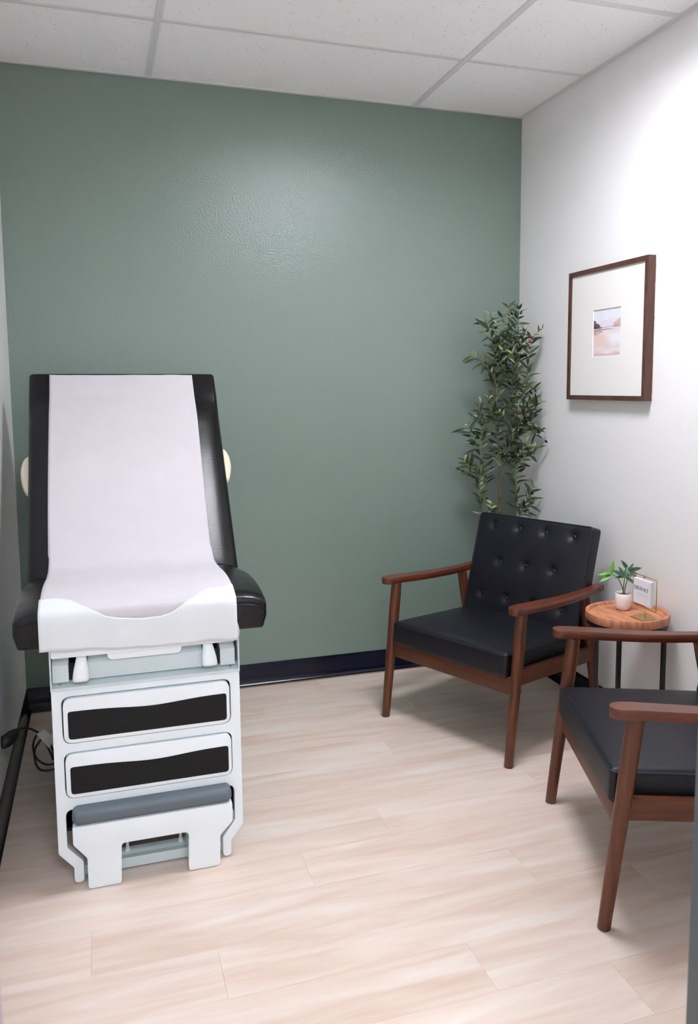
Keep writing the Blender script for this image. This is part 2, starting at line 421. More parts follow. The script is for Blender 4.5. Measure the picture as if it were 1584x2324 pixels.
# floor rail seen under the step, with two levelling studs
zz = bmesh.new()
box_bm((x0+.066, YF+.035, .006), (x1-.062, YF+.04, .036), bm=zz); box_bm((x0+.066, YF+.04, .031), (x1-.062, YF+.055, .036), bm=zz)
rings_bm([[(x, YF+.055, .036), (x, YF+.080, .046), (x, YF+.082, .046), (x, YF+.082, .040), (x, YF+.055, .031)] for x in (x0+.066, x1-.062)], bm=zz)
from_bm('base_rail', zz, M_enamel2, ex)
for x in (L(-2.028), L(-1.872)):
    from_bm('levelling_stud', lathe_bm([(.009, .045), (.009, .055), (.005, .062), (.0045, .078), (.003, .081)], 12), M_white_plastic, ex, True, (x, YF+.072, -.010))
# drawers
def drawer(xa, xb, za, zb, lab):
    d = prism_xz('drawer', rrect(xa, xb, za, zb, .025, 7), YF-.004, YF+.04, M_white_plastic, ex, bev=.004, seg=3, label=lab)
    # dark inset with a wavy upper edge
    a, c, zl = xa+.012, xb-.009, za+.011
    n = 24; topl = []
    for i in range(n+1):
        t = i/n; x = c+(a-c)*t
        s = 1-t
        z = zb-.0365 - .0095*math.exp(-((s-.52)/.24)**2)
        topl.append((x, z))
    poly = [(a, zl), (c, zl)]+topl
    rl = [.011, .011, .008]+[0]*(n-1)+[.008]
    prism_xz('drawer_inset', round_poly(poly, rl, 4), YF-.0052, YF-.003, M_darkpanel, d, label='black textured inset with wavy top edge')
drawer(L(-2.187), L(-1.723), .427, .556, 'upper drawer, white with a black inset')
drawer(L(-2.187), L(-1.721), .265, .393, 'lower drawer, white with a black inset')
box('drawer_shadow_gap', (L(-2.195), YF+.028, .25), (L(-1.712), YF+.034, .57), M_gap_shade, ex)
box('stool_bay_shade', (x0+.072, YF+.20, .03), (x1-.072, YF+.21, .235), M_gap_shade, ex)  # black sheet painted as the shade inside the step bay
# step stool in the bottom opening
YS_ = YF-.036
sx0, sx1 = L(-2.175), L(-1.727)
st = [(sx0, .192), (sx0, .142), (sx0+.036, .096), (sx0+.036, .003), (sx0+.126, .003), (sx0+.130, .124), (sx1-.128, .124), (sx1-.132, .003), (sx1-.040, .003), (sx1-.038, .096), (sx1, .135), (sx1, .192)]
sr = [.003, .016, .014, .010, .010, .012, .016, .010, .010, .014, .016, .003]
step = prism_xz('step_stool', round_poly(st, sr, 5), YS_, YS_+.03, M_enamel, ex, bev=.004, seg=3)
# its side cheeks and deck
cb = bmesh.new()
for xa, xb in ((sx0+.037, sx0+.125), (sx1-.131, sx1-.041)): 
    box_bm((xa+.002, YS_+.03, .004), (xa+.006, YS_+.30, .19), bm=cb); box_bm((xb-.006, YS_+.03, .004), (xb-.002, YS_+.30, .19), bm=cb)
box_bm((sx0+.004, YS_+.03, .178), (sx1-.004, YS_+.33, .192), bm=cb)
from_bm('stool_cheeks', cb, M_enamel2, step)
tb = soft_box(sx1-sx0+.001, .36, .046, .018, 8, 6, na=4)
xform(tb, Matrix.Translation(((sx0+sx1)/2, YS_+.178, .192)))
# flatten underside
for v in tb.verts:
    if v.co.z < .193: v.co.z = .192
from_bm('rubber_tread', tb, M_tread, step, True, label='grey rubber tread')
# stirrup housing between the pad and the drawers
hs = bmesh.new()
box_bm((x0, YF, .583), (x0+.004, Ly(-1.0), .735), bm=hs); box_bm((x1-.004, YF, .583), (x1, Ly(-1.0), .735), bm=hs)
box_bm((x0, YF-.001, .581), (x1, YF+.001, .589), bm=hs)
box_bm((x0, YF, .583), (x1, YF+.05, .5855), bm=hs)
# sloping lip
rings_bm([[(x, YF, .585), (x, YF+.040, .601), (x, YF+.040, .599), (x, YF, .583)] for x in (x0+.004, x1-.004)], bm=hs)
from_bm('housing_frame', hs, M_enamel2, ex)
for x, yy in ((L(-2.192), .018), (L(-2.07), .03), (L(-1.86), .03), (L(-1.715), .018)):
    o = from_bm('screw', lathe_bm([(.0035, 0), (.0035, .0008), (.002, .0016)], 10), M_screw, ex, True, (x, YF+yy, .585+yy*.4+.0003))
hb = bmesh.new()
# left and right end boxes, recessed middle panel with sloping top
for xa, xb in ((L(-2.211), L(-2.168)), (L(-1.745), L(-1.702))):
    rings_bm([[(x, YF+.012, .601), (x, YF+.012, .650), (x, YF+.075, .690), (x, YF+.10, .690), (x, YF+.10, .601)] for x in (xa, xb)], bm=hb)
rings_bm([[(x, YF+.020, .601), (x, YF+.020, .648), (x, YF+.075, .686), (x, YF+.12, .686), (x, YF+.12, .601)] for x in (L(-2.117), L(-1.796))], bm=hb)
hp = from_bm('stirrup_housing', hb, M_enamel2, ex)
bd = rrect(L(-1.972), L(-1.946), .610, .634, .005, 4)
prism_xz('housing_button', bd, YF+.0185, YF+.022, M_enamel2, hp, bev=.0006)
box('housing_recess_shade', (x0+.004, YF+.085, .600), (x1-.004, YF+.16, .705), M_gap_shade, ex)  # black block standing for the shade behind the stirrup housing
def stirrup(cx, zt, zb, lean):
    b = bmesh.new(); rings = []
    for z, w, d, yo in ((zt+.012, .010, .008, .045), (zt, .0125, .010, .034), (zt-.018, .016, .013, .022), (zt-.04, .0205, .014, .016), (zb+.012, .0222, .014, .013), (zb+.004, .0222, .013, .012), (zb, .018, .009, .013)):
        rings.append([(cx+lean*(z-zb)+w*math.copysign(abs(math.cos(a))**.7, math.cos(a)), YF-.012+yo+d*math.copysign(abs(math.sin(a))**.7, math.sin(a)), z) for a in [2*math.pi*k/20 for k in range(20)]])
    return from_bm('stirrup_handle', rings_bm(rings, bm=b), M_white_plastic, ex, True, label='white tapered stirrup handle')
stirrup(L(-2.136), .674, .603, 0.05); stirrup(L(-1.777), .678, .608, -0.06)
box('slot_shade', (L(-2.168), YF+.03, .601), (L(-2.118), YF+.034, .648), M_gap_shade, ex)  # black sheets as the shade in both stirrup slots
box('slot_shade', (L(-1.795), YF+.03, .601), (L(-1.745), YF+.034, .648), M_gap_shade, ex)
# drain pan and lid strip under the pad
pan = rrect(L(-2.063), L(-1.857), .655, .69, .02, 6)
prism_xz('drain_pan', pan, YF+.004, YF+.20, M_white_plastic, ex, bev=.003)
prism_xz('pan_cover', rrect(L(-2.212), L(-1.702), .6755, .712, .006, 3), YF-.004, YF+.25, M_enamel, ex, bev=.0025)

# ---- seat pad (top profile along y), width .702
XC = L(-1.956); PWD = .702
def lerp_tab(tab, v):
    for (a, fa), (b_, fb) in zip(tab, tab[1:]):
        if v <= b_: 
            t = (v-a)/(b_-a); t = max(0, min(1, t)); t = t*t*(3-2*t) if 0 else t
            return fa+(fb-fa)*t
    return tab[-1][1]
seat_tab = [(-1.47, .800), (-1.46, .800), (-1.42, .818), (-1.36, .829), (-1.28, .833), (-1.18, .829), (-1.08, .818), (-1.0, .806), (-.94, .800)]
def seat_top(y): return lerp_tab(seat_tab, y)
YSF = -1.452; YSB = -.945
def seat_pad():
    yl = YSB-YSF
    b = soft_box(PWD, yl, .09, .010, 22, 26, top=None, na=3)
    for v in b.verts:
        gy = v.co.y+(YSF+YSB)/2
        k = v.co.z/.09
        zt = seat_top(gy)
        u = abs(v.co.x)/(PWD/2)
        edge = -.020*max(0, (u-.80)/.20)**2.0
        v.co.z = .706+(zt+edge-.706)*k
        # chamfer of the lower front corners
        if k < .35 and u > .93 and v.co.y < -yl/2+.05: v.co.x *= .975
        if v.co.y > yl/2-.02 : v.co.y += .02*(1-k)
    xform(b, Matrix.Translation((XC, Ly((YSF+YSB)/2), 0)))
    return b
seat = from_bm('seat_cushion', seat_pad(), M_vinyl, ex, True)
# welt seam along the front upper edge
wl = []
for k in range(41):
    x = -PWD/2+PWD*k/40; u = abs(x)/(PWD/2)
    wl.append((XC+x*.992, Ly(YSF)-.0005, .783-.020*max(0, (u-.80)/.20)**2))
from_bm('welt', tube_bm(wl, .0022, 6), M_vinyl, seat, True)

# ---- backrest pad on the inclined plane A(top)->B(bottom)
A = Vector((0, -.400, 1.475)); B = Vector((0, -.952, .797)); BL = (B-A).length
ev = (B-A).normalized(); nv = Vector((0, ev.z, -ev.y))       # nv: out of the front face
if nv.y > 0: nv = -nv
prof_tab = [(-.01, .0), (0, .0), (.05, .0), (.11, .000), (.135, .0), (.16, .010), (.19, .019), (.23, .022), (.38, .020), (.55, .014), (.72, .006), (.88, 0)]
def back_h(t): return lerp_tab(prof_tab, t)
def side_drop(u, t):
    k = max(0, (u-.66)/.34); s = min(1, max(0, (t-.12)/.08))
    return -(.002*k**3)*(1-s) - s*(.017*k+.022*k**5)
def back_pad():
    b = soft_box(PWD, BL, .085, .014, 30, 34, na=4)
    for v in b.verts:
        t = (BL/2-v.co.y)*1.012-.010; k = v.co.z/.085; u = abs(v.co.x)/(PWD/2)
        hgt = -.085+(.085+back_h(t)+side_drop(u, t))*k
        p = A+ev*t+nv*hgt
        v.co = Vector((XC+v.co.x, Ly(p.y), p.z))
    return b
from_bm('backrest_cushion', back_pad(), M_vinyl, ex, True)
# steel back panel under the backrest, side handles
bp_ = bmesh.new()
def bk(x, t, h): p = A+ev*t+nv*h; return (XC+x, Ly(p.y), p.z)
rings_bm([[bk(-.30, t, -.086), bk(.30, t, -.086), bk(.30, t, -.11), bk(-.30, t, -.11)] for t in (.05, BL-.04)], bm=bp_)
from_bm('backrest_panel', bp_, M_black_metal, ex)
for x in (-.2, .2):
    from_bm('backrest_strut', tube_bm([bk(x, .45, -.10), (XC+x, Ly(-.68), .575)], .012, 10), M_black_metal, ex)
for s, t0, t1 in ((-1, .345, .515), (1, .335, .500)):
    n = 14; rings = []
    for k in range(n+1):
        a = k/n; t = t0+(t1-t0)*a
        wdt = .004+.042*max(0, math.sin(math.pi*min(1, max(0, a))))**.35 * (1-.25*a)
        if k in (0, n): wdt = .004
        rings.append([bk(s*(PWD/2-.014), t, -.040), bk(s*(PWD/2-.014+wdt*.75), t, -.042), bk(s*(PWD/2-.014+wdt), t, -.052), bk(s*(PWD/2-.014+wdt), t, -.068), bk(s*(PWD/2-.014+wdt*.75), t, -.078), bk(s*(PWD/2-.014), t, -.080)])
    from_bm('side_handle', rings_bm(rings), M_cream, ex, angle=60, label='cream plastic side handle')

# ------------------------------------------------------------------ paper roll sheet over the exam table
def paper_path(off):
    pts = []
    # behind the top edge
    for t, h in ((.16, -.095), (.03, -.092), (-.013, -.070), (-.0125, -.03)):
        p = A+ev*t+nv*(h); pts.append((p.y, p.z))
    for t in (0.004, .03, .07, .11, .16, .22, .30, .40, .50, .60, .70, .77):
        p = A+ev*t+nv*(back_h(max(t, .012))+off-(.004 if t < .01 else 0)); 
        pts.append((p.y, p.z))
    # the sheet bridges the crease
    pts += [(-.925, .852), (-.957, .834), (-1.0, .8245), (-1.06, .8235)]
    for y in (-1.12, -1.2, -1.28, -1.36, -1.41, -1.435): pts.append((y, seat_top(y)+off))
    pts += [(-1.4535, .811), (-1.4605, .796), (-1.4620, .77), (-1.4622, .74), (-1.4622, .715)]
    return pts
import mathutils.noise as mn
def paper(off, zend_l, zend_r):
    P = paper_path(off); P = [(0, y, z) for y, z in P]
    C2 = catmull(P, 5); XL, XR = -2.236, -1.698; nx = 56
    b = bmesh.new(); grid = []
    import mathutils.noise as mn
    # arc length
    s = 0; last = None
    for r, q in enumerate(C2):
        if last is not None: s += (q-last).length
        last = q
        row = []
        for i in range(nx+1):
            u = i/nx; x = XL+(XR-XL)*u
            y, z = q.y, q.z
            wob = mn.noise(Vector((x*13, s*2.2, 0)))*.0022 + mn.noise(Vector((x*34, s*5, 3)))*.0008
            uu = abs(x-(-1.956))/(PWD/2)
            dx = 0
            if z > .86 and y > -1.0: # backrest
                wob = wob+.0018
                y -= wob*.77; z += wob*.6
                hh = (s-.2)
                dx = (.003*math.sin(s*5))*(1 if u < .5 else 1)
            elif y > -1.44: z += abs(wob)+.001
            else:
                y -= abs(wob)*1.4+.002*(0.5+.5*math.sin(x*40+1))*max(0, min(1, (.80-z)/.08))
            if z < .80 and y < -1.445:
                f = (.796-z)/(.796-.715); zb = zend_l+(zend_r-zend_l)*u+.0015*math.sin(u*9)+.001*math.sin(u*31)
                if u > .985: x -= .006*math.sin(f*6)
                z = .796-f*(.796-zb)
                x += (u-.5)*.004*f
            row.append(b.verts.new((x+dx, y, z)))
        grid.append(row)
    for r in range(len(grid)-1):
        for i in range(nx): b.faces.new((grid[r][i], grid[r][i+1], grid[r+1][i+1], grid[r+1][i]))
    return b
pb = paper(.0035, .7045, .6855)
pap = from_bm('exam_table_paper', pb, M_paper, None, True)
tag(pap, 'long white paper sheet lying over the black exam table and hanging over its front', 'paper sheet')
sm = pap.modifiers.new('thick', 'SOLIDIFY'); sm.thickness = .0006; sm.offset = 1
# second, folded layer on the hanging part with a scooped upper edge
fb = bmesh.new(); nx = 72; XL, XR = -2.239, -1.697; g = []
ztop_pts = [(0, .088), (.08, .094), (.15, .078), (.21, .040), (.26, .012), (.32, -.006), (.40, -.016), (.52, -.022), (.60, -.020), (.66, -.012), (.72, .008), (.77, .034), (.82, .066), (.88, .084), (1, .092)]
fpath = catmull([(0, y, seat_top(y)+.0078) for y in (-1.30, -1.34, -1.38, -1.41, -1.436)]+[(0, -1.4585, .811), (0, -1.466, .796), (0, -1.4685, .77), (0, -1.469, .74), (0, -1.469, .70), (0, -1.469, .66)], 8)
fl = [0]
for p_, q_ in zip(fpath, fpath[1:]): fl.append(fl[-1]+(q_-p_).length)
k0_ = min(range(len(fpath)), key=lambda k: abs(fpath[k].z-.797)); sref = fl[k0_]
def fat(sv):
    for k in range(len(fl)-1):
        if sv <= fl[k+1]: return fpath[k].lerp(fpath[k+1], max(0, (sv-fl[k])/(fl[k+1]-fl[k])))
    return fpath[-1]
for i in range(nx+1):
    u = i/nx; x = XL+(XR-XL)*u; s_a = sref-lerp_tab(ztop_pts, u)-.004*mn.noise(Vector((u*9, 1, 0)))
    zb = .7035+(.6845-.7035)*u+.0015*math.sin(u*9)+.001*math.sin(u*31)
    s_b = sref+(.797-zb)
    col = []
    for k in range(19):
        q_ = fat(s_a+(s_b-s_a)*k/18)
        f = max(0, (.797-q_.z)/.1)
        col.append(fb.verts.new((x, q_.y-.0016*f*(1+math.sin(x*37+1)), q_.z+.0006*mn.noise(Vector((x*25, k*.3, 5))))))
    g.append(col)
for i in range(nx):
    for k in range(18): fb.faces.new((g[i][k], g[i+1][k], g[i+1][k+1], g[i][k+1]))
fo = from_bm('folded_paper_flap', fb, M_paper2, pap, True, label='second paper layer with torn scooped edge')
sm = fo.modifiers.new('thick', 'SOLIDIFY'); sm.thickness = .0006; sm.offset = 0

# ------------------------------------------------------------------ armchairs
def armchair(label, loc, rz):
    t = thing('armchair', label, 'armchair', loc, rz, 'black padded armchairs with walnut frames')
    def leg(x, s0, s1, top, dx=0):
        n = 10; pts = [(x-dx*(1-k/n), s0+(s1-s0)*k/n, top*k/n) for k in range(n+1)]
        rad = [.0175+.0055*min(1, k/n*1.3) for k in range(n+1)]; rad[-1] = .0215
        b = tube_bm([(pts[0][0], pts[0][1], 0)]+[(pts[0][0], pts[0][1]+.0006, .003)]+pts[1:], [.0155, .0178]+rad[1:], 18)
        return from_bm('leg', b, M_wood, t, angle=50)
    SS = [.0+.032*(1-math.cos(math.pi/2*k/9)) for k in range(9)]+[.032+.576*k/22 for k in range(23)]
    for sx in (-1, 1):
        leg(sx*.335, .002, .070, .580); leg(sx*.332, .615, .492, .572)
        # armrest: shaped in plan and side view
        rings = []
        for s in SS:
            e = min(1, s/.032); w = .0295*math.sqrt(max(0, 1-(1-e)**2))+.002
            w *= lerp_tab([(0, 1.0), (.18, .98), (.34, .82), (.6, .62)], s)
            cx = sx*(.337+lerp_tab([(0, .004), (.2, .004), (.45, -.002), (.6, -.008)], s))
            zt = lerp_tab([(-.03, .609), (.0, .611), (.06, .6105), (.16, .604), (.28, .597), (.40, .594), (.5, .595), (.62, .600)], s)
            th = .027; r = .0045
            rings.append([(cx-w+r*.6, s, zt), (cx+w-r*.6, s, zt), (cx+w, s, zt-r), (cx+w, s, zt-th+r), (cx+w-r*.6, s, zt-th), (cx-w+r*.6, s, zt-th), (cx-w, s, zt-th+r), (cx-w, s, zt-r)])
        a = from_bm('armrest', rings_bm(rings), M_woodx, t, angle=50)
        # side rail
        b = bmesh.new(); rings_bm([[(sx*.342, s, zt), (sx*.318, s, zt), (sx*.318, s, zt-.058), (sx*.342, s, zt-.058)] for s, zt in ((.035, .362), (.55, .345))], bm=b)
        from_bm('side_rail', b, M_woodr, t)
        from_bm('screw_cap', xform(lathe_bm([(.006, 0), (.0055, .002), (.002, .0026)], 12), Matrix.Translation((sx*.352, .575, .585)) @ Matrix.Rotation(sx*math.pi/2, 4, 'Y')), M_woodr, t, True)
        from_bm('screw_cap', xform(lathe_bm([(.0065, 0), (.006, .002), (.002, .0028)], 12), Matrix.Translation((sx*.355, .040, .285)) @ Matrix.Rotation(sx*math.pi/2, 4, 'Y')), M_woodr, t, True)
    box('front_rail', (-.325, .030, .266), (.325, .052, .334), M_woodr, t, bev=.003)
    box('rear_rail', (-.32, .535, .285), (.32, .557, .345), M_woodr, t, bev=.003)
    # seat cushion, rising to the front
    w, d, h = .612, .560, .097
    def top(x, y):
        return .020*(1-(abs(x)/(w/2))**3)*(1-(abs(y)/(d/2))**4)
    b = soft_box(w, d, h, .016, 18, 18, top)
    tilt = math.radians(-2.2)
    Mx = Matrix.Translation((0, .014+d/2, .312)) @ Matrix.Rotation(tilt, 4, 'X')
    Mx = Mx @ Matrix.Translation((0, 0, .005))
    xform(b, Mx)
    seat = from_bm('seat_cushion', b, M_leather, t, True)
    def piping(w, d, z, r, Mx, parent, y0=0, hf=None):
        P = []
        pl = round_poly([(-w/2, -d/2), (w/2, -d/2), (w/2, d/2), (-w/2, d/2)], .022, 5)
        for i, q in enumerate(pl):
            n2 = pl[(i+1) % len(pl)]; seg = 8 if (n2-q).length > .1 else 1
            for k in range(seg): P.append(q+(n2-q)*k/seg)
        P = [Mx @ Vector((q.x, q.y, z)) for q in P]; P.append(P[0].copy()); 
        return from_bm('piping', tube_bm(P, r, 6), M_leather, parent, True)
    piping(w-.003, d-.003, h-.009, .0046, Mx, seat); 
    # backrest
    w, d, h = .612, .455, .066
    ang = math.atan2(.455*.0+.125, .435)
    tufts = [(x, .176) for x in (-.213, -.071, .071, .213)]+[(x, .018) for x in (-.145, 0, .145)]+[(x, -.138) for x in (-.213, -.071, .071, .213)]
    def topb(x, y):
        v = .014*(1-(abs(x)/(w/2))**3)*(1-(abs(y)/(d/2))**3)
        for tx, ty in tufts:
            r2_ = (x-tx)**2+(y-ty)**2
            v -= .013*math.exp(-r2_/(.018**2)) + .004*math.exp(-r2_/(.042**2))
        return v
    b = soft_box(w, d, h, .014, 66, 50, topb)
    # local: x width, y up the back, z out of the front face
    lo = Vector((0, .472, .398)); hi = Vector((0, .592, .838)); e = (hi-lo).normalized(); nf = Vector((0, -e.z, e.y))
    R = Matrix(((1, 0, 0, 0), (0, e.y, nf.y, 0), (0, e.z, nf.z, 0), (0, 0, 0, 1)))
    Mb = Matrix.Translation((lo+hi)/2 - nf*h) @ R
    xform(b, Mb)
    back = from_bm('backrest', b, M_leather, t, True)
    piping(w-.005, d-.005, h-.006, .0046, Mb, back)
    for tx, ty in tufts:
        bb_ = lathe_bm([(.0095, -.003), (.0105, .0), (.0095, .003), (.005, .0052), (.001, .0058)], 16)
        xform(bb_, Mb @ Matrix.Translation((tx, ty, h+topb(tx, ty)-.0005)))
        from_bm('button', bb_, M_leather, back, True)
    # wooden rails carrying the backrest
    bb2 = bmesh.new()
    rings_bm([[tuple(Mb @ Vector((x, yy, zz))) for yy, zz in ((-.19, -.001), (-.14, -.001), (-.14, -.02), (-.19, -.02))] for x in (-.32, .32)], bm=bb2)
    from_bm('back_rail', bb2, M_woodr, t)
    return t
armchair('black button-tufted armchair with walnut frame in the far right corner before the olive tree', (-.792, -.882, 0), math.atan2(-.9104, .4138))
armchair('black armchair with walnut frame cut off by the right edge, nearest the camera', (-.7455, -1.7855, 0), math.atan2(-.9490, -.3153))

# ------------------------------------------------------------------ round side table
TZ = .565; TC = (-.170, -1.217)
st_ = thing('side_table', 'small round side table with wooden tray top and thin black metal legs', 'side table', (TC[0], TC[1], 0))
R_ = .156
from_bm('tray_top', lathe_bm([(R_-.012, TZ-.034), (R_-.004, TZ-.032), (R_, TZ-.026), (R_, TZ-.004), (R_-.0015, TZ-.0005), (R_-.010, TZ), (R_-.0145, TZ-.001), (R_-.0185, TZ-.011), (R_-.022, TZ-.012), (.001, TZ-.012)], 72), M_tray, st_, angle=35)
from_bm('support_ring', lathe_bm([(R_-.02, TZ-.050), (R_-.006, TZ-.050), (R_-.006, TZ-.0345), (R_-.02, TZ-.0345), (R_-.02, TZ-.050)], 48, cap=False), M_black_metal, st_, angle=35)
for a in (108, 224, 336):
    a = math.radians(a); cx_, cy_ = .140*math.cos(a), .140*math.sin(a)
    b = box_bm((-.008, -.008, .0), (.008, .008, TZ-.04), .0015, 1)
    xform(b, Matrix.Translation((cx_, cy_, 0)) @ Matrix.Rotation(a+.5, 4, 'Z'))
    from_bm('leg', b, M_black_metal, st_)
from_bm('base_ring', lathe_bm([(.130, .06), (.148, .06), (.148, .072), (.130, .072), (.130, .06)], 48, cap=False), M_black_metal, st_, angle=35)

# potted schefflera
TS = TZ-.012
pp = thing('potted_plant', 'small umbrella plant in a white ceramic pot on the side table', 'potted plant', (-.148, -1.158, TS))
from_bm('pot', lathe_bm([(.014, 0), (.020, .001), (.026, .007), (.0298, .022), (.0315, .040), (.0315, .066), (.0305, .0675), (.029, .066), (.0285, .05), (.002, .05)], 40), M_pot, pp, angle=50)
from_bm('soil', lathe_bm([(.0283, .050), (.0283, .058), (.016, .061), (.001, .060)], 20), M_soil, pp, True)
VR = Vector((.948, -.317, 0)); VF = Vector((.317, .948, 0))
def leaf_mesh(Ln, Wd, fold=.25, droop=.2, n=6, tipp=1.0):
    b = bmesh.new(); Lr, Cn, Rr = [], [], []
    for k in range(n+1):
        t = k/n; w = max(.0004, Wd/2*math.sin(math.pi*t**.85)**.85) if 0 < t < 1 else 0.0004
        z = -droop*Ln*t*t
        Cn.append(b.verts.new((0, Ln*t, z))); Lr.append(b.verts.new((-w, Ln*t, z+w*fold))); Rr.append(b.verts.new((w, Ln*t, z+w*fold)))
    for k in range(n):
        b.faces.new((Lr[k], Cn[k], Cn[k+1], Lr[k+1])); b.faces.new((Cn[k], Rr[k], Rr[k+1], Cn[k+1]))
    me = bpy.data.meshes.new('leaf'); b.to_mesh(me); b.free()
    for f in me.polygons: f.use_smooth = True
    return me
def place_leaf(me, m, parent, pos, d, upv=Vector((0, 0, 1)), roll=0, sc=1):
    d = d.normalized(); x = d.cross(upv)
    if x.length < .05: x = Vector((1, 0, 0))
    x.normalize(); z = x.cross(d)
    Mx = Matrix(((x.x, d.x, z.x, pos[0]), (x.y, d.y, z.y, pos[1]), (x.z, d.z, z.z, pos[2]), (0, 0, 0, 1))) @ Matrix.Rotation(roll, 4, 'Y') @ Matrix.Scale(sc, 4)
    if parent is None: return Mx
    o = bpy.data.objects.new('leaf', me); C.objects.link(o); o.parent = parent; o.matrix_local = Mx
    return o
def mk_leaf(m, *a, **k):
    me = leaf_mesh(*a, **k); me.materials.append(m); return me
pl_d = mk_leaf(M_pl, .050, .0155, .2, .10, 7); pl_b = mk_leaf(M_pl2, .050, .0145, .2, .10, 7)
def pv(a, z, dpt=0): return VR*a+VF*dpt+Vector((0, 0, z))
stems = [((0, .06), (-.004, .085), (-.018, .115), (-.030, .132), (-.050, .143)), ((0, .06), (-.001, .09), (0, .115), (0, .133)), ((.004, .06), (.008, .088), (.016, .12), (.020, .150))]
hubs = [pv(-.050, .143, -.01), pv(0, .133, -.012), pv(.022, .152, .01)]
for i, s in enumerate(stems):
    P = catmull([pv(a, z, (hubs[i].dot(VF))*(k/ (len(s)-1))) for k, (a, z) in enumerate(s)], 5)
    from_bm('stem', tube_bm(P, [.0022-.0008*j/len(P) for j in range(len(P))], 7), M_stem, pp, True)
# leaflets: (hub, angle in the view plane in degrees, length, depth component)
LF = [(0, 84, .056, .0), (0, 158, .040, -.3), (0, 180, .052, .1), (0, 207, .058, -.2),
      (1, 148, .058, -.2), (1, 176, .046, -.4), (1, 118, .046, .3), (1, 22, .050, -.3), (1, -30, .052, -.5), (1, 70, .046, .4),
      (2, 124, .050, .1), (2, 58, .036, .1), (2, 14, .052, .0), (2, -14, .036, .3), (2, -42, .044, -.3)]
for h, a, ln, dp in LF:
    a = math.radians(a); d = VR*math.cos(a)+Vector((0, 0, math.sin(a)))+VF*dp
    # face the leaf partly towards the room
    upv = (Vector((0, 0, .8))-VF*.9).normalized()
    place_leaf(pl_b if h == 0 else pl_d, None, pp, hubs[h], d, upv, random.uniform(-.3, .3), ln/.05)

# card stand and card
TSG = TS
stand = thing('card_stand', 'thin brass wire card stand with a flat base on the side table', 'card stand', (-.142, -1.285, TSG))
def S(x, y, z): return (x+.142, y+1.285, z-TSG)
q = [(-.190, -1.262), (-.184, -1.337), (-.122, -1.341), (-.100, -1.246)]
q = [(-.181, -1.252), (-.178, -1.330), (-.116, -1.333), (-.096, -1.238)]
b = bmesh.new()
pl = round_poly([S(x, y, 0)[:2] for x, y in q], .004, 3)
rings_bm([[(v.x, v.y, z) for v in pl] for z in (.0003, .0035)], bm=b)
from_bm('base_plate', b, M_brass2, stand)
fx = -.168
fp = round_poly([(-1.249, .607), (-1.396, .607), (-1.396, .722), (-1.249, .722)], .004, 3)
P = [S(fx+(-.013)*((y+1.249)/-.147)*.6, y, z) for y, z in fp]; P.append(P[0])
from_bm('wire_frame', tube_bm(P, .0016, 8), M_brass, stand, True)
from_bm('post', tube_bm([S(fx-.004, -1.328, .607), S(fx-.004, -1.328, TSG+.002)], .0014, 8), M_brass, stand, True)
from_bm('clip', xform(lathe_bm([(.0015, -.006), (.004, -.005), (.004, .005), (.0015, .006)], 12), Matrix.Translation(S(fx-.003, -1.318, .7205))), M_brass, stand, True)
from_bm('clip', xform(lathe_bm([(.0012, -.004), (.003, -.003), (.003, .003), (.0012, .004)], 12), Matrix.Translation(S(fx-.004, -1.328, .609))), M_brass, stand, True)
card = thing('quote_card', 'white block card reading MINDSET, held in the brass wire stand', 'card', (fx-.002, -1.307, .6128))
cw0, cw1, ch = .049, -.054, .094   # local y extent (left edge toward far end), height
cd = box('card_block', (-.005, cw1, 0), (.009, cw0, ch), M_card, card, bev=.0006, seg=1)
# lettering in local coords: u to the viewer's right = -y, on the face x=-.005
def strokes(name, polys, m):
    b = bmesh.new()
    for pl in polys:
        f = [b.verts.new((-.0053, -u, z)) for u, z in pl]; b.faces.new(f)
    r = bmesh.ops.extrude_face_region(b, geom=b.faces[:])
    for v in [g_ for g_ in r['geom'] if isinstance(g_, bmesh.types.BMVert)]: v.co.x += .0004
    return from_bm(name, b, m, card)
def rect(u0, u1, z0, z1): return [(u0, z0), (u1, z0), (u1, z1), (u0, z1)]
def arc_band(cu, cz, ru, rz_, a0, a1, tk, n=10):
    out = []
    for k in range(n):
        a, c_ = math.radians(a0+(a1-a0)*k/n), math.radians(a0+(a1-a0)*(k+1)/n)
        def w(a): return tk*abs(math.cos(a))+.0003
        out.append([(cu+ru*math.cos(a), cz+rz_*math.sin(a)), (cu+ru*math.cos(c_), cz+rz_*math.sin(c_)), (cu+(ru-w(c_))*math.cos(c_), cz+(rz_-w(c_)*.35)*math.sin(c_)), (cu+(ru-w(a))*math.cos(a), cz+(rz_-w(a)*.35)*math.sin(a))])
    return out
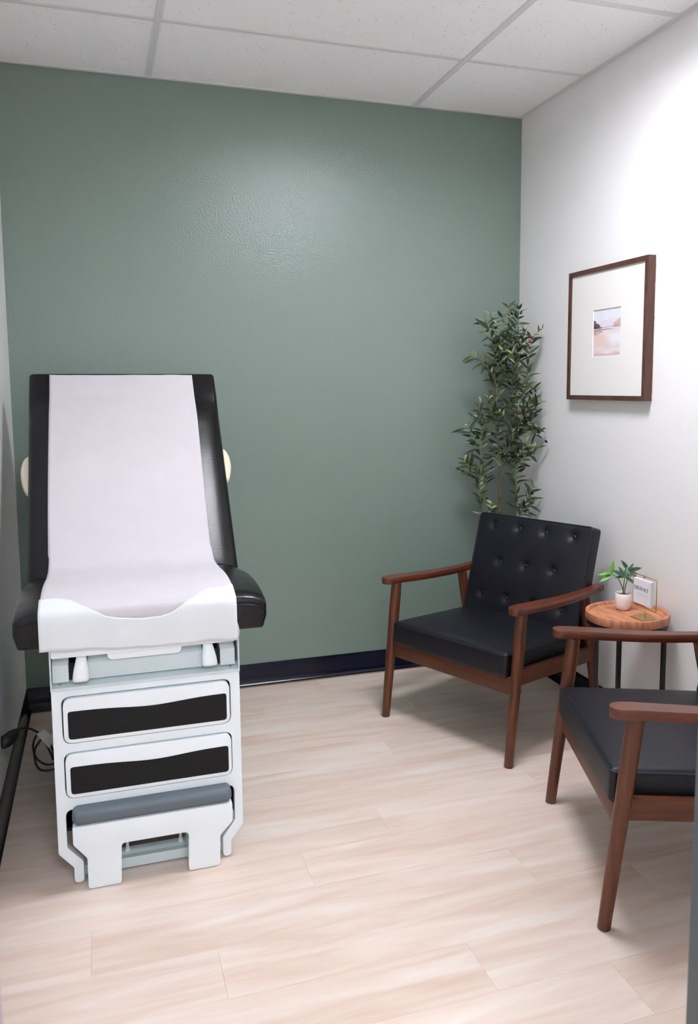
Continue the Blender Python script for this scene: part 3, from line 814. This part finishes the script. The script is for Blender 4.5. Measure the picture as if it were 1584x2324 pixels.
def letters(u, z, h):
    P = []; tn, tk = .0007, .0024
    def serif(a, zz): P.append(rect(a-.0014, a+.0026, zz-.0003, zz+.0004))
    # M
    P.append(rect(u, u+tn, z, z+h)); P.append([(u, z+h), (u+tk, z+h), (u+.0064, z), (u+.0052, z)]); P.append([(u+.0064, z), (u+.0056, z), (u+.0098, z+h), (u+.0106, z+h)]); P.append(rect(u+.0098, u+.0098+tk, z, z+h))
    serif(u, z); serif(u+.0104, z); serif(u, z+h); serif(u+.0104, z+h)
    a = u+.0152; P.append(rect(a, a+tk, z, z+h)); serif(a+.0006, z); serif(a+.0006, z+h)          # I
    a = u+.0205; P.append(rect(a, a+tn, z, z+h)); P.append([(a, z+h), (a+tk, z+h), (a+.0092, z), (a+.0074, z)]); P.append(rect(a+.0085, a+.0085+tn, z, z+h)); serif(a-.0002, z); serif(a-.0002, z+h); serif(a+.0082, z+h)   # N
    a = u+.0330; P.append(rect(a, a+tk, z, z+h)); P.append(rect(a, a+.0042, z, z+.0006)); P.append(rect(a, a+.0042, z+h-.0009, z+h)); P.extend(arc_band(a+.0040, z+h/2, .0062, h/2, -90, 90, tk))   # D
    a = u+.0460; P.append([(a-.0002, z+h*.76), (a+.0010, z+h*.52), (a+.0062, z+h*.24), (a+.0050, z+h*.50)]); P.extend(arc_band(a+.0028, z+h*.74, .0030, h*.26, 30, 270, .0014)); P.extend(arc_band(a+.0026, z+h*.26, .0034, h*.26, 90, -150, .0018))  # S
    a = u+.0545; P.append(rect(a, a+tk, z, z+h)); 
    for zz, w_ in ((z, .0074), (z+h/2, .0056), (z+h-.0006, .0070)): P.append(rect(a, a+w_, zz, zz+.0009))
    P.append(rect(a+.0068, a+.0074, z, z+.003)); P.append(rect(a+.0064, a+.0070, z+h-.003, z+h))       # E
    a = u+.0635; P.append(rect(a, a+.0082, z+h-.0009, z+h)); P.append(rect(a+.003, a+.003+tk, z, z+h)); P.append(rect(a, a+.0006, z+h-.003, z+h)); P.append(rect(a+.0076, a+.0082, z+h-.003, z+h)); serif(a+.0036, z)  # T
    return P
strokes('card_lettering', [[(u_*1.15, z) for u_, z in pl] for pl in letters(-.0375, .0525, .0135)], M_ink)
pts = [(-.034+.001*k, .0395+.0012*math.sin(k*1.3)+.0008*math.sin(k*2.9)-.004*(k/72)) for k in range(73)]
sc_ = []
for (a, c_), (d, e_) in zip(pts, pts[1:]):
    sc_.append([(a, c_), (d, e_), (d, e_+.0005), (a, c_+.0005)])
strokes('card_script', sc_, M_ink2)

# ------------------------------------------------------------------ framed picture on the right wall
pic = thing('framed_picture', 'walnut framed watercolour print with wide cream mount on the white right wall', 'picture', (0, -.8135, 1.641))
hy, hz, fw = .2845, .280, .0195
def rail(p0, p1, p2, p3):
    b = bmesh.new()
    rings_bm([[(x, *q_) for q_ in (p0, p1, p2, p3)] for x in (-.0365, -.002)], bm=b)
    return from_bm('frame_rail', b, M_frame, pic)
o4 = [(hy, -hz), (-hy, -hz), (-hy, hz), (hy, hz)]; i4 = [(hy-fw, -hz+fw), (-hy+fw, -hz+fw), (-hy+fw, hz-fw), (hy-fw, hz-fw)]
for k in range(4): rail(o4[k], o4[(k+1) % 4], i4[(k+1) % 4], i4[k])
# mount with its window (bevelled opening)
my, mz = hy-fw+.0005, hz-fw+.0005
wy0, wy1, wz0, wz1 = -.105, .095, 1.5445-1.641, 1.7425-1.641
b = bmesh.new(); xo = -.029
O_ = [(my, -mz), (-my, -mz), (-my, mz), (my, mz)]; I_ = [(wy1, wz0), (wy0, wz0), (wy0, wz1), (wy1, wz1)]
v0 = [b.verts.new((xo, *q_)) for q_ in O_]; v1 = [b.verts.new((xo, *q_)) for q_ in I_]; v2 = [b.verts.new((xo+.0035, q_[0]*.985, q_[1]*.985)) for q_ in I_]
for k in range(4):
    b.faces.new((v0[k], v0[(k+1) % 4], v1[(k+1) % 4], v1[k])); b.faces.new((v1[k], v1[(k+1) % 4], v2[(k+1) % 4], v2[k]))
from_bm('mount', b, M_mat, pic)
box('backing_board', (-.012, -hy+.012, -hz+.012), (-.004, hy-.012, hz-.012), mat('raw_board', (196, 150, 110), .8), pic)
M_raw = mat('raw_edge', (196, 158, 118), .7)
for z0_, z1_ in ((-.25, -.12), (.18, .25), (.03, .05)): box('edge_strip', (-.0018, -hy-.0015, z0_), (-.0005, -hy+.01, z1_), M_raw, pic)
# print: flat watercolour, coloured per vertex
NY, NZ = 72, 90
def sstep(a, b_, x): t = max(0, min(1, (x-a)/max(1e-3, b_-a))); return t*t*(3-2*t)
import mathutils.noise as mn
def col_at(u, v):
    # u 0..1 left to right, v 0..1 top to bottom
    n1 = mn.noise(Vector((u*5, v*5, 0))); n2 = mn.noise(Vector((u*14, v*22, 3))); n3 = mn.noise(Vector((u*3, v*12, 7)))
    c = Vector((226, 226, 236))+Vector((1, 1, 1))*n1*5
    def mixc(c, d, k): return c*(1-k)+Vector(d)*k
    far = .235+.03*math.sin(u*5+1)+.015*n1
    c = mixc(c, (226, 216, 222), sstep(far, far+.02, v)*(1-sstep(.34, .40, v))*.8)
    rh = .30+.0*u-.09*sstep(.72, 1.0, u)+.02*n2
    if u > .70: c = mixc(c, (205, 180, 178), sstep(rh, rh+.015, v)*(1-sstep(.41, .42, v))*sstep(.70, .74, u))
    lh = .20+.30*u/.30*.55+.05*n2
    if u < .34: c = mixc(c, (122, 98, 106), sstep(lh, lh+.02, v)*(1-sstep(.40, .42, v))*(1-sstep(.26, .33, u)))
    if u < .28: c = mixc(c, (82, 68, 84), sstep(lh+.08, lh+.12, v)*(1-sstep(.385, .40, v))*(1-sstep(.18, .27, u)))
    sh = .395-.0*u
    c = mixc(c, (140, 116, 122), math.exp(-((v-(.40-.03*u))/.006)**2)*.8)
    if v > .41:
        c = Vector((228, 216, 218))+Vector((10, 8, 8))*n3*1.3
        k = sstep(.415, .425, v)*(1-sstep(.44, .50-.12*u+.03*n2, v))*(1-sstep(.55, .8, u+.15*n2))
        c = mixc(c, (176, 146, 148), k)
        k = math.exp(-((v-.50)/.05)**2)*(1-sstep(.05, .30, u+.1*n2)); c = mixc(c, (196, 150, 148), k*.9)
        k = math.exp(-((v-.475)/.006)**2)*(1 if .2 < u < .34 else 0); c = mixc(c, (110, 90, 100), k)
        k = sstep(.50, .60, v)*(1-sstep(.30, .65, u+.1*n1))*(1-sstep(.75, .85, v)); c = mixc(c, (228, 204, 198), k*.9)
        k = sstep(.48, .58, v)*sstep(.5, .75, u)*(1-sstep(.66, .76, v)); c = mixc(c, (232, 232, 240), k*.8)
        k = sstep(.90, .93, v+.03*n1); c = mixc(c, (206, 178, 182), k*.7)
    g_ = Vector((228, 224, 230)); return g_+(c-g_)*1.15
me = bpy.data.meshes.new('print'); vs, fs, cs = [], [], []
for j in range(NZ+1):
    for i in range(NY+1):
        u, v = i/NY, j/NZ
        vs.append((xo+.004, wy1+.002+(wy0-wy1-.004)*u, wz1+.002+(wz0-wz1-.004)*v)); cs.append((*lin([max(0, min(255, q_)) for q_ in col_at(u, v)]), 1))
for j in range(NZ):
    for i in range(NY):
        a = j*(NY+1)+i; fs.append((a, a+1, a+NY+2, a+NY+1))
me.from_pydata(vs, [], fs); ca = me.color_attributes.new('print', 'FLOAT_COLOR', 'POINT')
ca.data.foreach_set('color', [x for c_ in cs for x in c_])
mp_ = mat('watercolour_print', (255, 255, 255), .8); at = mp_.node_tree.nodes.new('ShaderNodeVertexColor'); at.layer_name = 'print'
mp_.node_tree.links.new(at.outputs[0], mp_.node_tree.nodes['Principled BSDF'].inputs['Base Color'])
link('art_print', me, mp_, pic, smooth=False, label='small pink and grey lake landscape print')

# ------------------------------------------------------------------ olive tree in the corner
TX, TY = -.195, -.195
tree = thing('olive_tree', 'tall artificial olive tree with dark fruit in the back right corner', 'tree', (TX, TY, 0))
from_bm('pot', lathe_bm([(.07, 0), (.085, .002), (.105, .16), (.105, .17), (.098, .17), (.095, .15), (.002, .15)], 32), M_basket, tree, angle=50)
from_bm('soil', lathe_bm([(.094, .151), (.094, .158), (.04, .165), (.002, .162)], 20), M_soil, tree, True)
def tp(px, py, dep=0):
    """view-plane position (a to the right, z up) measured for the plant, with real depth added"""
    a = (px-585)*.000500; z = .808+(2155-py)*.000492
    p = VR*a+VF*dep
    # keep clear of both walls
    gx, gy = TX+p.x, TY+p.y
    if gx > -.026: p.x = -.026-TX
    if gy > -.026: p.y = -.026-TY
    return Vector((p.x, p.y, z))
trunk = catmull([(0, 0, .155), (.006, -.004, .4), (-.004, .003, .65), tuple(tp(585, 2155)), tuple(tp(584, 1950, .0)), tuple(tp(588, 1760, 0))], 8)
from_bm('trunk', tube_bm(trunk, [.0105-.004*i/len(trunk) for i in range(len(trunk))], 9), M_bark, tree, True)
BR = [  # points (px,py,depth) in the measured frame
 [(588, 1760, 0), (570, 1600, 0), (545, 1250, .01), (530, 950, .0), (515, 640, -.01), (490, 450, -.02), (468, 210, -.02)],
 [(588, 1760, 0), (640, 1560, -.03), (690, 1380, -.05), (600, 1200, -.05), (540, 1140, -.06)],
 [(530, 1000, 0), (560, 820, .0), (572, 620, .02), (590, 400, .0), (592, 210, -.01)],
 [(588, 1760, 0), (690, 1500, .02), (700, 1300, .03), (670, 1100, .03), (700, 880, .02), (695, 640, .02), (660, 380, .0), (640, 130, -.02)],
 [(640, 700, .0), (650, 520, .0), (700, 380, .0), (735, 250, -.02), (732, 140, -.03)],
 [(742, 1920, .01), (737, 1650, .0), (728, 1440, -.04)],
 [(700, 1500, .02), (810, 1320, .0), (805, 1150, -.03), (770, 960, -.03), (720, 780, -.05), (680, 650, -.07), (650, 560, -.08)],
 [(805, 1200, -.02), (870, 1060, -.02), (880, 940, -.03), (870, 880, -.04)],
 [(790, 1000, .0), (830, 850, .0), (830, 700, -.01), (850, 560, -.02), (870, 430, -.04), (950, 360, -.05)],
 [(750, 700, .0), (770, 540, .01), (790, 430, -.02), (800, 350, -.03)],
 [(380, 1760, -.05), (384, 1640, -.05), (372, 1500, -.05), (385, 1300, -.05), (360, 1180, -.06), (355, 1040, -.07)],
 [(378, 1560, -.05), (320, 1440, -.06), (270, 1360, -.07), (235, 1260, -.08)],
 [(380, 1700, -.04), (300, 1700, -.06), (230, 1660, -.08), (205, 1600, -.09)],
 [(380, 1780, -.04), (300, 1790, -.04), (250, 1740, -.05), (170, 1730, -.06)],
 [(400, 1420, -.04), (405, 1330, -.05), (402, 1260, -.06)],
 [(530, 880, 0), (480, 790, -.03), (420, 710, -.05), (340, 650, -.07), (270, 610, -.08)],
 [(505, 560, -.01), (440, 330, -.04), (400, 280, -.05)],
 [(820, 1330, 0), (870, 1300, -.02), (930, 1400, -.03), (965, 1320, -.04)],
 [(750, 1700, .0), (830, 1600, -.02), (900, 1560, -.04), (930, 1500, -.05)],
 [(700, 2350, .0), (770, 2220, .0), (850, 2030, -.01), (885, 1940, -.02), (920, 1880, -.03)],
 [(770, 2220, .0), (830, 2120, -.02), (900, 2070, -.04)],
 [(588, 2500, 0), (500, 2360, -.03), (400, 2200, -.04), (378, 2040, -.05), (374, 1900, -.05), (380, 1760, -.05)],
 [(588, 2450, 0), (540, 2300, -.05), (480, 2190, -.06), (490, 2060, -.06)],
 [(588, 2500, 0), (700, 2300, .01), (745, 2100, .01), (742, 1900, .01)],
 [(440, 1900, -.02), (445, 1830, -.03), (440, 1740, -.03)],
 [(640, 1560, -.02), (560, 1560, -.05), (500, 1640, -.07)],
 [(690, 1380, -.02), (760, 1250, -.04), (740, 1120, -.06), (700, 1000, -.07)],
 [(810, 1320, .0), (880, 1240, -.02), (900, 1130, -.04), (950, 1060, -.05)],
 [(735, 1650, .0), (800, 1520, -.03), (810, 1430, -.05)],
 [(540, 1250, .01), (470, 1130, -.03), (450, 1010, -.04)],
 [(700, 640, .02), (760, 520, .0), (740, 400, -.03)],
 [(515, 640, -.01), (560, 520, -.03), (540, 400, -.05), (520, 300, -.05)],
 [(700, 900, .02), (610, 760, -.01), (550, 640, -.03), (575, 560, -.05)],
]
lf_d = [mk_leaf(M_leafd, .062*s, .0165, .3, dr, 6) for s, dr in ((1, .2), (1.15, .4), (.9, .1), (1.1, .6))]
lf_m = [mk_leaf(M_leafm, .060*s, .0155, .3, dr, 6) for s, dr in ((1, .2), (1.1, .35), (.85, .1))]
lf_l = [mk_leaf(M_leafl, .046*s, .0115, .3, dr, 5) for s, dr in ((1, .1), (.8, .2))]
rng = random.Random(21); cand = []
for bi, br in enumerate(BR):
    P = catmull([tuple(tp(*q_)) for q_ in br], 8)
    Ls = [0]
    for a_, c_ in zip(P, P[1:]): Ls.append(Ls[-1]+(c_-a_).length)
    tot = Ls[-1]
    r0 = .0042 if bi in (0, 3, 5, 10, 23) else .0026
    from_bm('branch', tube_bm(P, [r0-(r0-.001)*i/len(P) for i in range(len(P))], 6), M_stem if bi not in (0, 3) else M_bark, tree, True)
    s = {0: .06, 3: .06, 1: .05, 5: .02, 21: .20, 22: .15, 23: .2, 19: .10, 2: .03}.get(bi, .015); k = 0
    while s < tot+.004:
        sc_s = min(s, tot-1e-4)
        i = max(j for j in range(len(Ls)) if Ls[j] <= sc_s+1e-9); i = min(i, len(P)-2)
        f = (sc_s-Ls[i])/max(1e-6, Ls[i+1]-Ls[i]); pos = P[i].lerp(P[i+1], f); tg = (P[i+1]-P[i]).normalized()
        az = k*1.9+rng.uniform(-.6, .6)
        side = VR*math.cos(az)*1.25+VF*math.sin(az)*.8; side = side-tg*side.dot(tg)
        if side.length < .1: side = VR.copy()
        side.normalize(); near = s/tot
        for sg in (1, -1):
            sd = side*sg
            d = (sd*rng.uniform(.7, 1.1)+tg*rng.uniform(.3, 1.0)+Vector((0, 0, rng.uniform(-.1, .3)))).normalized()
            ln = .075
            e_ = Vector((TX, TY, 0))+pos+d*ln
            if e_.x > -.028: d.x -= (e_.x+.028)/ln
            if e_.y > -.028: d.y -= (e_.y+.028)/ln
            tipish = near > .84
            me_ = rng.choice(lf_l if tipish and rng.random() < .55 else (lf_m if rng.random() < .42 else lf_d))
            cand.append((pos, d, me_, Vector((rng.uniform(-.5, .5), rng.uniform(-.3, .3), 0))-VF*rng.uniform(.2, 1.0)+Vector((0, 0, rng.uniform(.2, .9))), rng.uniform(-.6, .6), rng.uniform(.8, 1.15)*(.85 if tipish else 1)))
        s += .0235; k += 1
def clear_of_walls(c_):
    pos, d, me_, upv, ro, sc_s = c_
    for _ in range(8):
        mm = place_leaf(me_, None, None, pos, d, upv, ro, sc_s)
        ws = [mm @ v.co for v in me_.vertices]
        ex_, ey_ = max(w.x for w in ws)+TX+.006, max(w.y for w in ws)+TY+.006
        if ex_ <= 0 and ey_ <= 0: return (pos, d, me_, upv, ro, sc_s)
        d = d.copy()
        if ex_ > 0: d.x -= ex_/.05+.1
        if ey_ > 0: d.y -= ey_/.05+.1
        d.normalize()
    return None
cand = [c_ for c_ in map(clear_of_walls, cand) if c_]
cand.sort(key=lambda c_: c_[0].dot(VF))
for c_ in cand[:290]: place_leaf(c_[2], None, tree, c_[0], c_[1], c_[3], c_[4], c_[5])
rest = {}
for pos, d, me_, upv, ro, sc_s in cand[290:]:
    mm = place_leaf(me_, None, None, pos, d, upv, ro, sc_s)
    b_ = rest.setdefault(me_.materials[0].name, bmesh.new()); tb_ = bmesh.new(); tb_.from_mesh(me_); xform(tb_, mm); merge(b_, tb_)
if rest:
    allb = bmesh.new(); mats_ = list(rest)
    for mi, k_ in enumerate(mats_):
        for f_ in rest[k_].faces: f_.material_index = mi
        merge(allb, rest[k_])
    me_ = bpy.data.meshes.new('leaf_mass'); allb.to_mesh(me_); allb.free()
    for k_ in mats_: me_.materials.append(bpy.data.materials[k_])
    o = link('leaf_mass', me_, None, tree); o['kind'] = 'stuff'
for px_, py_, dd_, red in ((422, 372, -.05, 0), (828, 430, -.06, 1), (828, 478, -.04, 1), (740, 205, -.04, 0), (562, 882, -.06, 0), (715, 925, -.08, 0), (880, 948, -.06, 0), (374, 1180, -.08, 0), (690, 1190, -.08, 1), (530, 1285, -.08, 0), (465, 1360, -.08, 0), (992, 1445, -.06, 0), (628, 1568, -.09, 0), (432, 1998, -.06, 0), (795, 612, -.04, 0), (650, 215, -.05, 0)):
    b = lathe_bm([(.0008, -.0085), (.0035, -.0075), (.0058, -.003), (.006, .001), (.0045, .006), (.0015, .0085), (.0006, .012)], 10)
    o = from_bm('olive', b, M_olive_r if red else M_olive, tree, True, label='red olive' if red else None)
    o.location = tp(px_, py_, dd_-.03); o.rotation_euler = (rng.uniform(-.8, .8), rng.uniform(-.8, .8), 0)

# ------------------------------------------------------------------ wall socket, plug and cord at the left wall
outl = thing('wall_outlet', 'white wall outlet low on the left wall beside the exam table', 'outlet', (-W, -1.02, .30))
box('cover_plate', (.0005, -.036, -.057), (.006, .036, .057), M_outlet, outl, bev=.002)
for z in (-.02, .02):
    box('socket', (.005, -.017, z-.014), (.0085, .017, z+.014), M_outlet, outl, bev=.003)
cord = thing('power_cord', 'black power cord with plug running from the left wall to the exam table', 'cord', (-W, -1.02, .28))
def K(x, y, z): return (x+W, y+1.02, z-.28)
b = bmesh.new()
pts = [K(-2.4012, -1.02, .28), K(-2.395, -1.02, .28), K(-2.385, -1.012, .281), K(-2.372, -.985, .284), K(-2.365, -.955, .282), K(-2.362, -.925, .277), K(-2.360, -.900, .271)]
from_bm('plug', tube_bm(pts, [.019, .021, .022, .020, .014, .0085, .005], 14, bm=b), M_rubber, cord, True)
CP = [K(-2.360, -.900, .271), K(-2.345, -.86, .262), K(-2.325, -.83, .245), K(-2.300, -.80, .215)]
cpts = [(-2.360, -.900, .271), (-2.343, -.87, .262), (-2.318, -.84, .238), (-2.285, -.82, .200), (-2.262, -.81, .150), (-2.262, -.80, .105), (-2.275, -.79, .14), (-2.306, -.79, .20), (-2.326, -.79, .165), (-2.318, -.79, .115), (-2.285, -.79, .085), (-2.245, -.79, .09), (-2.215, -.78, .11)]
P = catmull([K(*q_) for q_ in cpts], 7)
from_bm('cable', tube_bm(P, .0038, 8), M_rubber, cord, True)
c2 = [(-2.290, -.83, .205), (-2.318, -.82, .16), (-2.318, -.82, .11), (-2.30, -.81, .075), (-2.25, -.81, .075), (-2.215, -.80, .10)]
from_bm('cable', tube_bm(catmull([K(*q_) for q_ in c2], 7), .0038, 8), M_rubber, cord, True)
# wrapped paper tag on the cable
b = bmesh.new()
t0, t1 = Vector(K(-2.304, -.838, .224)), Vector(K(-2.268, -.838, .170))
tube_bm([t0, t0.lerp(t1, .5), t1], [.0068, .0066, .0068], 10, bm=b)
dn = (t1-t0).normalized(); sd_ = Vector((.83, 0, .55))
w_ = [t0+Vector((0, -.006, 0)), t0+sd_*.024+Vector((0, -.008, .002)), t0.lerp(t1, .55)+sd_*.034+Vector((0, -.012, 0)), t1+sd_*.022-dn*.01+Vector((0, -.008, 0)), t1-dn*.004+Vector((0, -.006, 0))]
va = [b.verts.new(p_) for p_ in w_]; vb = [b.verts.new(p_+Vector((0, .0012, 0))) for p_ in w_]
b.faces.new(va); b.faces.new(vb[::-1])
for i in range(5): b.faces.new((va[i], va[(i+1) % 5], vb[(i+1) % 5], vb[i]))
from_bm('cable_tag', b, M_tag, cord, label='white printed paper tag wrapped round the cable')
